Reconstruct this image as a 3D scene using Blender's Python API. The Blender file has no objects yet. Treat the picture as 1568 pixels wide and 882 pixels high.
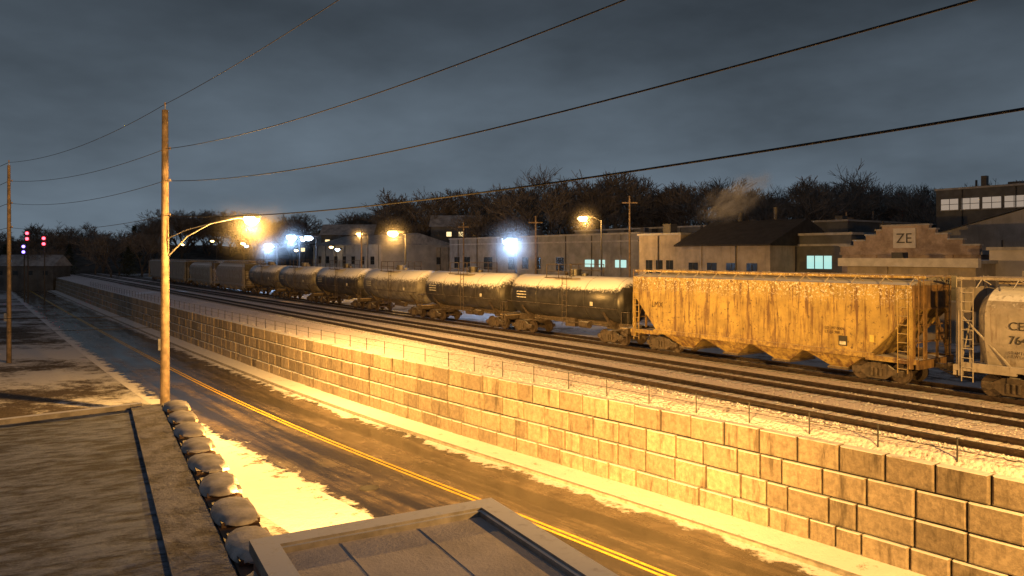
import bpy, math, random
from mathutils import Vector, Matrix, noise
random.seed(7)
R = random.random
def U(a,b): return a+(b-a)*random.random()
scene = bpy.context.scene
# ---------------------------------------------------------------- site frame
# s = metres along the railway (away), t = metres across it, z = 0 at rail head
UX,UY = -0.5821,0.8131
NX,NY = 0.8131,0.5821
def P(s,t,z=0.0): return Vector((UX*s+NX*t, UY*s+NY*t, z))
TH = math.atan2(-UY,-UX)          # local x = -s , local y = t
ROAD_Z=-4.0
WT=[(-80,23.6),(0,23.5),(8.6,23.2),(19.7,22.4),(34,20.95),(44,20.25),(55.5,19.75),(75,19.35),(97.8,19.1),(150,18.8),(400,18.2),(3500,18.2)]
def tw0(s):
    if s<=WT[0][0]: return WT[0][1]
    for (a,ta),(b,tb) in zip(WT,WT[1:]):
        if s<=b: return ta+(tb-ta)*(s-a)/(b-a)
    return WT[-1][1]
def tw(s):
    return sum(tw0(s+d) for d in (-6,-4,-2,0,2,4,6))/7

# ---------------------------------------------------------------- mesh builder
class MB:
    def __init__(self): self.v=[];self.f=[];self.m=[];self.sm=[];self.tone=[]
    def add(self,vs,fs,m=0,smooth=False):
        o=len(self.v); self.v+= [tuple(x) for x in vs]
        for f in fs:
            self.f.append([i+o for i in f]); self.m.append(m); self.sm.append(smooth)
    def box(self,x0,x1,y0,y1,z0,z1,m=0):
        v=[(x0,y0,z0),(x1,y0,z0),(x1,y1,z0),(x0,y1,z0),(x0,y0,z1),(x1,y0,z1),(x1,y1,z1),(x0,y1,z1)]
        self.add(v,[(0,3,2,1),(4,5,6,7),(0,1,5,4),(1,2,6,5),(2,3,7,6),(3,0,4,7)],m)
    def cyl(self,a,b,r,r2=None,n=8,m=0,caps=True,smooth=True):
        a=Vector(a);b=Vector(b); r2=r if r2 is None else r2
        d=(b-a)
        if d.length<1e-6: return
        d.normalize()
        q=Vector((0,0,1)) if abs(d.z)<0.9 else Vector((1,0,0))
        e=d.cross(q).normalized(); g=d.cross(e)
        vs=[]
        for c,rr in ((a,r),(b,r2)):
            for i in range(n):
                an=2*math.pi*i/n
                vs.append(c+e*math.cos(an)*rr+g*math.sin(an)*rr)
        self.add(vs,[(i,(i+1)%n,n+(i+1)%n,n+i) for i in range(n)],m,smooth)
        if caps:
            self.add(vs[:n],[tuple(range(n))],m); self.add(vs[n:],[tuple(range(n-1,-1,-1))],m)
    def path(self,pts,r,n=6,m=0):
        for a,b in zip(pts,pts[1:]): self.cyl(a,b,r,r,n,m)
    def lathe_x(self,prof,cy,cz,n=24,m=0,a0=0,a1=2*math.pi):
        full=abs(a1-a0-2*math.pi)<1e-4
        k=n if full else n+1
        vs=[]
        for x,r in prof:
            for i in range(k):
                an=a0+(a1-a0)*i/n
                vs.append((x,cy+r*math.cos(an),cz+r*math.sin(an)))
        fs=[]
        for j in range(len(prof)-1):
            for i in range(n):
                i2=(i+1)%k
                fs.append((j*k+i,j*k+i2,(j+1)*k+i2,(j+1)*k+i))
        self.add(vs,fs,m,True)
    def prism_y(self,prof,y0,y1,m=0):
        n=len(prof)
        vs=[(x,y0,z) for x,z in prof]+[(x,y1,z) for x,z in prof]
        self.add(vs,[tuple(range(n)),tuple(range(2*n-1,n-1,-1))]+[(i,n+i,n+(i+1)%n,(i+1)%n) for i in range(n)],m)
    def prism_x(self,prof,x0,x1,m=0,smooth=False):
        n=len(prof)
        vs=[(x0,y,z) for y,z in prof]+[(x1,y,z) for y,z in prof]
        self.add(vs,[(i,n+i,n+(i+1)%n,(i+1)%n) for i in range(n)],m,smooth)
        self.add(vs,[tuple(range(n)),tuple(range(2*n-1,n-1,-1))],m)
    def make(self,name,mats,loc=(0,0,0),rz=0.0,parent=None,fix=True):
        me=bpy.data.meshes.new(name); me.from_pydata(self.v,[],self.f)
        for mt in mats: me.materials.append(mt)
        me.polygons.foreach_set('material_index',self.m)
        me.polygons.foreach_set('use_smooth',self.sm)
        if fix:
            import bmesh
            bm=bmesh.new(); bm.from_mesh(me); bmesh.ops.recalc_face_normals(bm,faces=bm.faces); bm.to_mesh(me); bm.free()
        me.update()
        ob=bpy.data.objects.new(name,me); scene.collection.objects.link(ob)
        ob.location=loc; ob.rotation_euler=(0,0,rz)
        if parent: ob.parent=parent
        return ob

# ---------------------------------------------------------------- materials
SNOW=(0.72,0.74,0.78)
def nodes(name):
    m=bpy.data.materials.new(name); m.use_nodes=True
    nt=m.node_tree; b=nt.nodes['Principled BSDF']
    return m,nt,b
def mixc(nt,fac,a,b,blend='MIX'):
    n=nt.nodes.new('ShaderNodeMix'); n.data_type='RGBA'; n.blend_type=blend
    for sock,val in ((n.inputs[0],fac),(n.inputs[6],a),(n.inputs[7],b)):
        if hasattr(val,'links'): nt.links.new(val,sock)
        else: sock.default_value = val if not isinstance(val,tuple) else (*val,1)
    return n.outputs[2]
def ramp(nt,src,a,b):
    n=nt.nodes.new('ShaderNodeMapRange'); n.interpolation_type='SMOOTHSTEP'
    nt.links.new(src,n.inputs[0]); n.inputs[1].default_value=a; n.inputs[2].default_value=b
    return n.outputs[0]
def math_(nt,op,a,b):
    n=nt.nodes.new('ShaderNodeMath'); n.operation=op
    for s_,v in ((n.inputs[0],a),(n.inputs[1],b)):
        if hasattr(v,'links'): nt.links.new(v,s_)
        else: s_.default_value=v
    return n.outputs[0]
def coords(nt,scale=(1,1,1),kind='Object'):
    tc=nt.nodes.new('ShaderNodeTexCoord'); mp=nt.nodes.new('ShaderNodeMapping')
    mp.inputs['Scale'].default_value=scale
    nt.links.new(tc.outputs[kind],mp.inputs[0]); return mp.outputs[0]
def noi(nt,vec,scale,detail=5,rough=0.6):
    n=nt.nodes.new('ShaderNodeTexNoise'); n.inputs['Scale'].default_value=scale
    n.inputs['Detail'].default_value=detail; n.inputs['Roughness'].default_value=rough
    nt.links.new(vec,n.inputs['Vector']); return n.outputs['Fac']
def bump(nt,b,h,strength,dist):
    n=nt.nodes.new('ShaderNodeBump'); n.inputs['Strength'].default_value=strength
    n.inputs['Distance'].default_value=dist
    nt.links.new(h,n.inputs['Height']); nt.links.new(n.outputs[0],b.inputs['Normal'])
def sc(c,k): return tuple(min(1,x*k) for x in c)
def mat(name,base,rough=0.8,ns=2.0,var=0.35,metal=0.0,bs=0.0,snow=None,streak=None,streak_amt=(0.5,0.7),bscale=None):
    m,nt,b=nodes(name)
    v=coords(nt)
    n1=noi(nt,v,ns,6)
    col=mixc(nt,ramp(nt,n1,0.3,0.7),sc(base,1-var),sc(base,1+var))
    if streak:
        v2=coords(nt,(2.2,2.2,0.22)); n2=noi(nt,v2,1.6,7,0.7)
        col=mixc(nt,ramp(nt,n2,*streak_amt),col,streak)
        n3=noi(nt,v,7,6,0.7)
        col=mixc(nt,ramp(nt,n3,0.60,0.72),col,streak)
    if snow is not None:
        g=nt.nodes.new('ShaderNodeNewGeometry'); sp=nt.nodes.new('ShaderNodeSeparateXYZ')
        nt.links.new(g.outputs['Normal'],sp.inputs[0])
        n4=noi(nt,v,6,5,0.7)
        k=math_(nt,'ADD',sp.outputs[2],math_(nt,'MULTIPLY',math_(nt,'SUBTRACT',n4,0.5),snow[2] if len(snow)>2 else 1.2))
        f=ramp(nt,k,snow[0],snow[1])
        col=mixc(nt,f,col,SNOW)
        rr=nt.nodes.new('ShaderNodeMapRange'); nt.links.new(f,rr.inputs[0]); rr.inputs[3].default_value=rough; rr.inputs[4].default_value=0.85
        nt.links.new(rr.outputs[0],b.inputs['Roughness'])
    else: b.inputs['Roughness'].default_value=rough
    nt.links.new(col,b.inputs['Base Color'])
    b.inputs['Metallic'].default_value=metal
    if bs: bump(nt,b,noi(nt,v,bscale or ns*6,6,0.7),1.0,bs)
    return m
def emis(name,col,st):
    m,nt,b=nodes(name)
    b.inputs['Base Color'].default_value=(0.3,0.3,0.3,1)
    b.inputs['Emission Color'].default_value=(*col,1); b.inputs['Emission Strength'].default_value=st
    try: m.cycles.emission_sampling='NONE'
    except: pass
    return m
SOD=(1.0,0.50,0.115)
M_wood=mat('weathered_wood',(0.16,0.12,0.085),0.85,3,0.4,bs=0.01)
M_steel=mat('galvanised_steel',(0.35,0.35,0.35),0.5,3,0.2,0.6)
M_dark=mat('dark_metal',(0.03,0.03,0.032),0.55,4,0.4)
M_wire=mat('black_cable',(0.010,0.010,0.012),0.9)
M_rail=mat('rail_steel',(0.05,0.036,0.028),0.4,5,0.4,0.6)
M_tie=mat('timber_tie',(0.07,0.055,0.045),0.9,4,0.4,snow=(0.0,0.9,1.9))
M_truck=mat('truck_casting',(0.05,0.038,0.03),0.7,5,0.5,snow=(0.7,1.2,1.3))
M_wheel=mat('wheel_steel',(0.06,0.045,0.035),0.5,5,0.4,0.3)
M_glass=mat('dark_glass',(0.02,0.025,0.03),0.2)
M_lit_sod=emis('sodium_lens',(1.0,0.62,0.22),14)
M_lit_led=emis('led_lens',(0.55,0.76,1.0),14)
M_lit_win=emis('lit_window_cyan',(0.45,0.95,0.9),0.8)
M_lit_warm=emis('lit_window_warm',(1.0,0.75,0.35),1.6)
M_lit_dim=emis('lit_window_dim',(0.75,0.62,0.5),0.35)
M_red=emis('signal_red',(1.0,0.05,0.08),9)
M_blue=emis('signal_violet',(0.3,0.2,1.0),5)
def glow_volume_mat(name,density,r):  # scatter volume, densest at its centre, that draws a lamp's halo
    m=bpy.data.materials.new(name); m.use_nodes=True; nt=m.node_tree; nt.nodes.clear()
    out=nt.nodes.new('ShaderNodeOutputMaterial'); vs_=nt.nodes.new('ShaderNodeVolumeScatter')
    v=coords(nt,(1/r,1/r,1/r)); ln=nt.nodes.new('ShaderNodeVectorMath'); ln.operation='LENGTH'; nt.links.new(v,ln.inputs[0])
    f=ramp(nt,ln.outputs['Value'],0.98,0.0); f=math_(nt,'MULTIPLY',math_(nt,'MULTIPLY',f,f),density)
    nt.links.new(f,vs_.inputs['Density']); vs_.inputs['Anisotropy'].default_value=0.1
    nt.links.new(vs_.outputs[0],out.inputs['Volume'])
    return m
def lamp_glow(parent,loc,r,density):  # added sphere round a lamp, standing in for its glow
    b=MB(); n=16; k=10; vs=[]
    for j in range(1,k):
        ph=math.pi*j/k
        for i in range(n):
            a=2*math.pi*i/n; vs.append((r*math.sin(ph)*math.cos(a),r*math.sin(ph)*math.sin(a),r*math.cos(ph)))
    fs=[(j*n+i,j*n+(i+1)%n,(j+1)*n+(i+1)%n,(j+1)*n+i) for j in range(k-2) for i in range(n)]
    fs+= [tuple(range(n)),tuple(range((k-2)*n+n-1,(k-2)*n-1,-1))]
    b.add(vs,fs,0,True)
    return b.make('lamp_glow_volume',[glow_volume_mat('lamp_glow_volume',density,r)],loc,0,parent)

# ground --------------------------------------------------------------------
def ground_mat():
    m,nt,b=nodes('winter_ground')
    v=coords(nt)
    big=noi(nt,v,0.09,5,0.6); mid=noi(nt,v,0.9,6,0.7); fine=noi(nt,v,9,5,0.75)
    dirt=mixc(nt,ramp(nt,fine,0.35,0.65),(0.022,0.016,0.012),(0.10,0.078,0.055))
    k=math_(nt,'ADD',math_(nt,'MULTIPLY',big,0.9),math_(nt,'ADD',math_(nt,'MULTIPLY',mid,0.45),math_(nt,'MULTIPLY',fine,0.25)))
    col=mixc(nt,ramp(nt,k,0.70,0.84),dirt,(0.54,0.55,0.58))
    nt.links.new(col,b.inputs['Base Color']); b.inputs['Roughness'].default_value=0.9
    bump(nt,b,mid,1.0,0.12)
    return m
def ballast_mat():
    m,nt,b=nodes('snowy_ballast')
    v=coords(nt)
    fine=noi(nt,v,8,4,0.8); mid=noi(nt,v,1.6,5,0.7); big=noi(nt,v,0.25,3,0.5)
    vo=nt.nodes.new('ShaderNodeTexVoronoi'); vo.inputs['Scale'].default_value=7; nt.links.new(v,vo.inputs['Vector'])
    k=math_(nt,'ADD',math_(nt,'MULTIPLY',fine,0.8),math_(nt,'ADD',math_(nt,'MULTIPLY',mid,0.45),math_(nt,'MULTIPLY',vo.outputs['Distance'],-0.3)))
    k=math_(nt,'ADD',k,math_(nt,'MULTIPLY',big,0.25))
    col=mixc(nt,ramp(nt,k,0.34,0.56),(0.14,0.11,0.095),(0.76,0.70,0.72))
    nt.links.new(col,b.inputs['Base Color']); b.inputs['Roughness'].default_value=0.9
    bump(nt,b,math_(nt,'SUBTRACT',fine,vo.outputs['Distance']),1.0,0.05)
    return m
M_ground=ground_mat(); M_ballast=ballast_mat()

ss=[-3000,-600,-200,-90]+[x for x in range(-60,160,3)]+[170,190,220,260,320,400,550,800,1200,2000,3500]
g=MB(); rows=[]
for s in ss:
    w=tw(s)
    row=[(s,-3000,ROAD_Z),(s,-600,ROAD_Z),(s,-150,ROAD_Z),(s,-60,ROAD_Z),(s,-25,ROAD_Z+0.3),(s,w-24,ROAD_Z+0.35),(s,w-16,ROAD_Z+0.15),(s,w-12,ROAD_Z),(s,w-10,ROAD_Z),(s,w+0.30,ROAD_Z),(s,w+0.30,-0.56),(s,(w+24)/2,-0.34),(s,24.0,-0.22),(s,35.5,-0.22),(s,38,-0.4),(s,60,-0.4),(s,150,-0.4),(s,600,-0.4),(s,3000,-0.4)]
    rows.append(row)
nc=len(rows[0])
vs=[P(*q) for r in rows for q in r]
for i in range(len(rows)-1):
    for j in range(nc-1):
        g.f.append([i*nc+j,i*nc+j+1,(i+1)*nc+j+1,(i+1)*nc+j]); g.m.append(1 if 10<=j<=12 else 0); g.sm.append(False)
g.v=[tuple(x) for x in vs]
g.make('ground',[M_ground,M_ballast])

# road ----------------------------------------------------------------------
def road_mat():
    m,nt,b=nodes('wet_asphalt')
    v=coords(nt); uv=nt.nodes.new('ShaderNodeUVMap'); sp=nt.nodes.new('ShaderNodeSeparateXYZ')
    nt.links.new(uv.outputs[0],sp.inputs[0])
    big=noi(nt,v,0.25,4,0.6); mid=noi(nt,v,1.4,5,0.65); fine=noi(nt,v,40,3,0.7)
    lane=noi(nt,coords(nt,(1.1,0.07,1),'UV'),1.0,5,0.65)
    base=mixc(nt,ramp(nt,mid,0.3,0.75),(0.07,0.055,0.042),(0.18,0.145,0.11))
    base=mixc(nt,ramp(nt,lane,0.42,0.60),(0.030,0.027,0.024),base)
    base=mixc(nt,ramp(nt,fine,0.55,0.8),base,(0.2,0.17,0.14))
    nn=math_(nt,'MULTIPLY',math_(nt,'SUBTRACT',math_(nt,'ADD',math_(nt,'MULTIPLY',mid,0.6),math_(nt,'MULTIPLY',big,0.4)),0.5),5.0)
    dl=ramp(nt,math_(nt,'ADD',sp.outputs[0],nn),1.0,0.5)
    dr=ramp(nt,math_(nt,'SUBTRACT',sp.outputs[0],nn),8.15,8.6)
    f=math_(nt,'MAXIMUM',dl,dr)
    f=math_(nt,'MULTIPLY',f,ramp(nt,noi(nt,v,6,4,0.7),0.25,0.45))
    col=mixc(nt,f,base,(0.66,0.66,0.68))
    nt.links.new(col,b.inputs['Base Color'])
    r=nt.nodes.new('ShaderNodeMapRange'); nt.links.new(math_(nt,'ADD',math_(nt,'MULTIPLY',big,0.5),math_(nt,'MULTIPLY',lane,0.5)),r.inputs[0])
    r.inputs[1].default_value=0.42; r.inputs[2].default_value=0.62; r.inputs[3].default_value=0.07; r.inputs[4].default_value=0.34
    rr=nt.nodes.new('ShaderNodeMix'); nt.links.new(f,rr.inputs[0]); nt.links.new(r.outputs[0],rr.inputs[2]); rr.inputs[3].default_value=0.9
    nt.links.new(rr.outputs[0],b.inputs['Roughness'])
    b.inputs['Specular IOR Level'].default_value=0.7
    bump(nt,b,math_(nt,'ADD',fine,math_(nt,'MULTIPLY',mid,2)),0.2,0.01)
    return m
def strip(name,offa,offb,z,mt,s0=-60,s1=420,step=2.0):
    vs=[];fs=[];n=int((s1-s0)/step)+1; uv=[]
    for i in range(n):
        s=s0+i*step; w=tw(s)
        vs+= [tuple(P(s,w+offa,z)),tuple(P(s,w+offb,z))]; uv+=[(0,s),(offb-offa,s)]
        if i: fs.append((2*i-2,2*i,2*i+1,2*i-1))
    me=bpy.data.meshes.new(name); me.from_pydata(vs,[],fs); me.materials.append(mt)
    l=me.uv_layers.new(name='UVMap')
    for lp in me.loops: l.data[lp.index].uv=uv[lp.vertex_index]
    me.update(); o=bpy.data.objects.new(name,me); scene.collection.objects.link(o); return o
road=strip('road',-10.5,-1.75,ROAD_Z+0.02,road_mat())
M_yel=mat('yellow_road_paint',(0.66,0.42,0.05),0.5,6,0.25)
pl=MB()
for off in (-5.98,-5.72):
    s=-40.0
    while s<380:
        a,b_=tw(s)+off,tw(s+1.5)+off
        pl.add([P(s,a,ROAD_Z+0.028),P(s,a+0.13,ROAD_Z+0.028),P(s+1.5,b_+0.13,ROAD_Z+0.028),P(s+1.5,b_,ROAD_Z+0.028)],[(0,1,2,3)])
        s+=1.5
pl.make('road_centre_line',[M_yel])
M_conc=mat('kerb_concrete',(0.28,0.26,0.23),0.85,4,0.3)
def walk_mat(name,lo,hi):
    m,nt,b=nodes(name); v=coords(nt)
    n1=noi(nt,v,1.1,6,0.7); n2=noi(nt,v,14,4,0.7)
    k=math_(nt,'ADD',n1,math_(nt,'MULTIPLY',n2,0.3))
    col=mixc(nt,ramp(nt,k,lo,hi),(0.2,0.17,0.14),(0.74,0.74,0.76))
    nt.links.new(col,b.inputs['Base Color']); b.inputs['Roughness'].default_value=0.85
    bump(nt,b,k,1,0.06); return m
M_walk=walk_mat('snowy_pavement',0.40,0.56)
pv=MB(); s=-60
while s<300:
    a=tw(s);b_=tw(s+2)
    z0=ROAD_Z;z1=ROAD_Z+0.14
    for (o1,o2,za,zb,mi) in ((-1.75,-1.75,z0,z1,1),(-1.75,-1.58,z1,z1,1),(-1.58,0.2,z1,z1+0.03,0)):
        pv.add([P(s,a+o1,za),P(s,a+o2,zb),P(s+2,b_+o2,zb),P(s+2,b_+o1,za)],[(0,1,2,3)],mi)
    s+=2
pv.make('pavement',[M_walk,M_conc])
def forecourt_mat():
    m,nt,b=nodes('forecourt_snow'); v=coords(nt)
    uv=nt.nodes.new('ShaderNodeUVMap'); sp=nt.nodes.new('ShaderNodeSeparateXYZ'); nt.links.new(uv.outputs[0],sp.inputs[0])
    n1=noi(nt,v,0.9,6,0.7); n2=noi(nt,v,12,4,0.7)
    k=math_(nt,'ADD',n1,math_(nt,'MULTIPLY',n2,0.25))
    e=math_(nt,'MULTIPLY',ramp(nt,sp.outputs[0],7.2,9.2),0.20)
    k2=math_(nt,'SUBTRACT',k,e)
    col=mixc(nt,ramp(nt,k2,0.32,0.42),(0.17,0.14,0.11),(0.78,0.78,0.80))
    nt.links.new(col,b.inputs['Base Color']); b.inputs['Roughness'].default_value=0.85
    bump(nt,b,k,1,0.06); return m
strip('snowy_forecourt',-19,-9.9,ROAD_Z+0.032,forecourt_mat(),8,42)
mh=MB(); c=Vector((-5.87,31.05,ROAD_Z+0.02))
mh.cyl(c,c+Vector((0,0,0.012)),0.42,n=28); mh.cyl(c,c+Vector((0,0,0.018)),0.33,n=24,m=1)
mh.make('manhole_cover',[mat('cast_iron',(0.05,0.045,0.04),0.45,8,0.4,0.5),M_dark])

# retaining wall --------------------------------------------------------------
def wall_mat():
    m,nt,b=nodes('concrete_block'); v=coords(nt)
    at=nt.nodes.new('ShaderNodeAttribute'); at.attribute_name='tone'
    n1=noi(nt,v,0.8,6,0.7); n2=noi(nt,v,5,6,0.75)
    n3=noi(nt,coords(nt,(1.5,1.5,0.25)),1.5,6,0.7)
    col=mixc(nt,ramp(nt,n2,0.3,0.72),(0.20,0.165,0.125),(0.38,0.32,0.245))
    col=mixc(nt,ramp(nt,n3,0.50,0.70),col,(0.10,0.078,0.055))
    mm=nt.nodes.new('ShaderNodeMix'); mm.data_type='RGBA'; mm.blend_type='MULTIPLY'; mm.inputs[0].default_value=1
    nt.links.new(col,mm.inputs[6]); nt.links.new(at.outputs['Color'],mm.inputs[7])
    col=mm.outputs[2]
    g_=nt.nodes.new('ShaderNodeNewGeometry'); sp=nt.nodes.new('ShaderNodeSeparateXYZ'); nt.links.new(g_.outputs['True Normal'],sp.inputs[0])
    f=math_(nt,'MULTIPLY',ramp(nt,sp.outputs[2],0.5,0.8),ramp(nt,n1,0.25,0.45))
    col=mixc(nt,f,col,SNOW)
    nt.links.new(col,b.inputs['Base Color']); b.inputs['Roughness'].default_value=0.75
    bump(nt,b,n2,1,0.04); return m
M_wall=wall_mat()
wb=MB(); tones=[]
def wp(s,off,z): return P(s,tw(s)+off,z)
CH=0.875
for c_ in range(4):
    ztop=-0.5-CH*c_; zb=ztop-CH
    s=-30.0+(0.72 if c_%2 else 0)
    while s<235:
        L=1.45 if R()<0.6 else U(0.8,1.8)
        s1=s+L; j=0.034
        out=-0.05*c_-0.02+U(-0.04,0.02)
        zt=ztop-0.05+U(-.015,.008); a0,a1=s+j,s1-j; zl=zb+0.004
        c1=0.05
        v=[wp(a0,0.3,zl),wp(a1,0.3,zl),wp(a1,0.3,zt),wp(a0,0.3,zt),
           wp(a0,out+0.03,zl),wp(a1,out+0.03,zl),wp(a1,out+0.03,zt),wp(a0,out+0.03,zt),
           wp(a0+c1,out,zl+c1),wp(a1-c1,out,zl+c1),wp(a1-c1,out,zt-c1*.6),wp(a0+c1,out,zt-c1*.6)]
        fs=[(8,9,10,11),(4,5,9,8),(5,6,10,9),(6,7,11,10),(7,4,8,11),(0,1,5,4),(1,2,6,5),(2,3,7,6),(3,0,4,7)]
        wb.add(v,fs); t_=U(0.68,1.15); tones+= [t_]*len(fs)
        s=s1
s=-30
while s<235:
    wb.add([wp(s,0.06,ROAD_Z),wp(s+2.5,0.06,ROAD_Z),wp(s+2.5,0.06,-0.575),wp(s,0.06,-0.575)],[(0,1,2,3)],1); tones.append(1)
    wb.add([wp(s,0.06,-0.575),wp(s+2.5,0.06,-0.575),wp(s+2.5,0.34,-0.575),wp(s,0.34,-0.575)],[(0,1,2,3)],1); tones.append(1)
    s+=2.5
M_core=mat('dark_joint_backing',(0.02,0.018,0.016),0.95)  # near-black backing sheet seen between the blocks
wo=wb.make('retaining_wall',[M_wall,M_core])
ca=wo.data.color_attributes.new('tone','FLOAT_COLOR','CORNER')
for p,t_ in zip(wo.data.polygons,tones):
    for li in p.loop_indices: ca.data[li].color=(t_,t_*0.99,t_*0.97,1)
fe=MB(); s=-8.0; prev=None
while s<170:
    p=wp(s,0.42,-0.52)
    fe.cyl(p,p+Vector((0,0,0.78)),0.026,n=6)
    for h in (0.74,0.4):
        q=p+Vector((0,0,h))
        if prev: fe.cyl(prev+Vector((0,0,h)),q,0.010,n=4)
    prev=p; s+=2.3
fe.make('cable_fence',[M_dark])
st=MB()
for i in range(9000):
    s=3+70*R()**1.5
    w=tw(s); t_=U(w+0.32,24.3) if R()<0.6 else U(24.0,31.8)
    k=(t_-(w+0.3))/(24-(w+0.3)); z=-0.22 if k>1 else -0.56+0.34*k
    r=U(0.025,0.06); c=P(s,t_,z+r*0.2)
    pts=[c+Vector((U(.6,1.2)*r*a,U(.6,1.2)*r*b,U(.5,1)*r*d)) for a,b,d in ((1,0,0),(0,1,0),(-1,0,0),(0,-1,0),(0,0,1),(0,0,-1))]
    st.add(pts,[(0,1,4),(1,2,4),(2,3,4),(3,0,4)])
st.make('ballast_stones',[mat('ballast_stone',(0.2,0.18,0.165),0.9,5,0.5,snow=(0.2,0.7,0.8))],fix=False)

# tracks ------------------------------------------------------------------------
def track(tc):
    b=MB()
    for r_ in (-0.7525,0.7525):
        for (w,z0,z1) in ((0.07,-0.18,-0.165),(0.012,-0.165,-0.04),(0.037,-0.04,0.0)):
            b.box(-600,30,r_-w,r_+w,z0,z1,0)
    x=25.0
    while x>-170:
        b.box(x-0.115,x+0.115,-1.3+U(-.03,.03),1.3+U(-.03,.03),-0.35,-0.205,1); x-=0.56
    return b.make('railway_track',[M_rail,M_tie],P(0,tc,0),TH)
for tc in (25.2,29.4,33.6): track(tc)

# rail cars ---------------------------------------------------------------------
def truck(b,x0,m=1,mw=2):
    for dx in (-0.89,0.89):
        b.cyl((x0+dx,-0.95,0.43),(x0+dx,0.95,0.43),0.08,n=8,m=mw)
        for sy in (-1,1):
            ys=sy*0.75
            b.cyl((x0+dx,ys-0.06,0.43),(x0+dx,ys+0.06,0.43),0.42,n=24,m=mw)
            b.cyl((x0+dx,ys-sy*0.10,0.43),(x0+dx,ys-sy*0.06,0.43),0.455,n=24,m=mw)
            b.cyl((x0+dx,sy*0.9,0.43),(x0+dx,sy*1.14,0.43),0.13,n=12,m=m)
    for sy in (-1,1):
        prof=[(-1.15,0.36),(-0.68,0.36),(-0.38,0.16),(0.38,0.16),(0.68,0.36),(1.15,0.36),(1.15,0.58),(0.75,0.62),(0.4,0.82),(-0.4,0.82),(-0.75,0.62),(-1.15,0.58)]
        y0=sy*0.98; y1=sy*1.12
        b.prism_y([(x0+a,z) for a,z in prof],min(y0,y1),max(y0,y1),m)
        for dx in (-0.2,0,0.2):
            b.cyl((x0+dx,sy*1.16,0.28),(x0+dx,sy*1.16,0.62),0.07,n=8,m=m)
    b.box(x0-0.22,x0+0.22,-1.2,1.2,0.62,0.86,m)
def coupler(b,x,sg,m=1):
    b.box(min(x,x+sg*0.75),max(x,x+sg*0.75),-0.1,0.1,0.78,0.98,m)
    b.box(min(x+sg*0.6,x+sg*0.9),max(x+sg*0.6,x+sg*0.9),-0.17,0.17,0.72,1.04,m)
    b.cyl((x,0.35,0.7),(x+sg*0.75,0.32,0.45),0.03,n=6,m=m)
def ladder(b,x,y,z0,z1,w=0.45,axis='x',m=0,n=None):
    k=n or int((z1-z0)/0.38)
    d=Vector((w/2,0,0)) if axis=='x' else Vector((0,w/2,0)); c=Vector((x,y,0))
    for sg in (-1,1): b.cyl(c+d*sg+Vector((0,0,z0)),c+d*sg+Vector((0,0,z1)),0.022,n=5,m=m)
    for i in range(k+1):
        z=Vector((0,0,z0+(z1-z0)*(i+0.5)/(k+1))); b.cyl(c-d+z,c+d+z,0.016,n=5,m=m)
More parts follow.
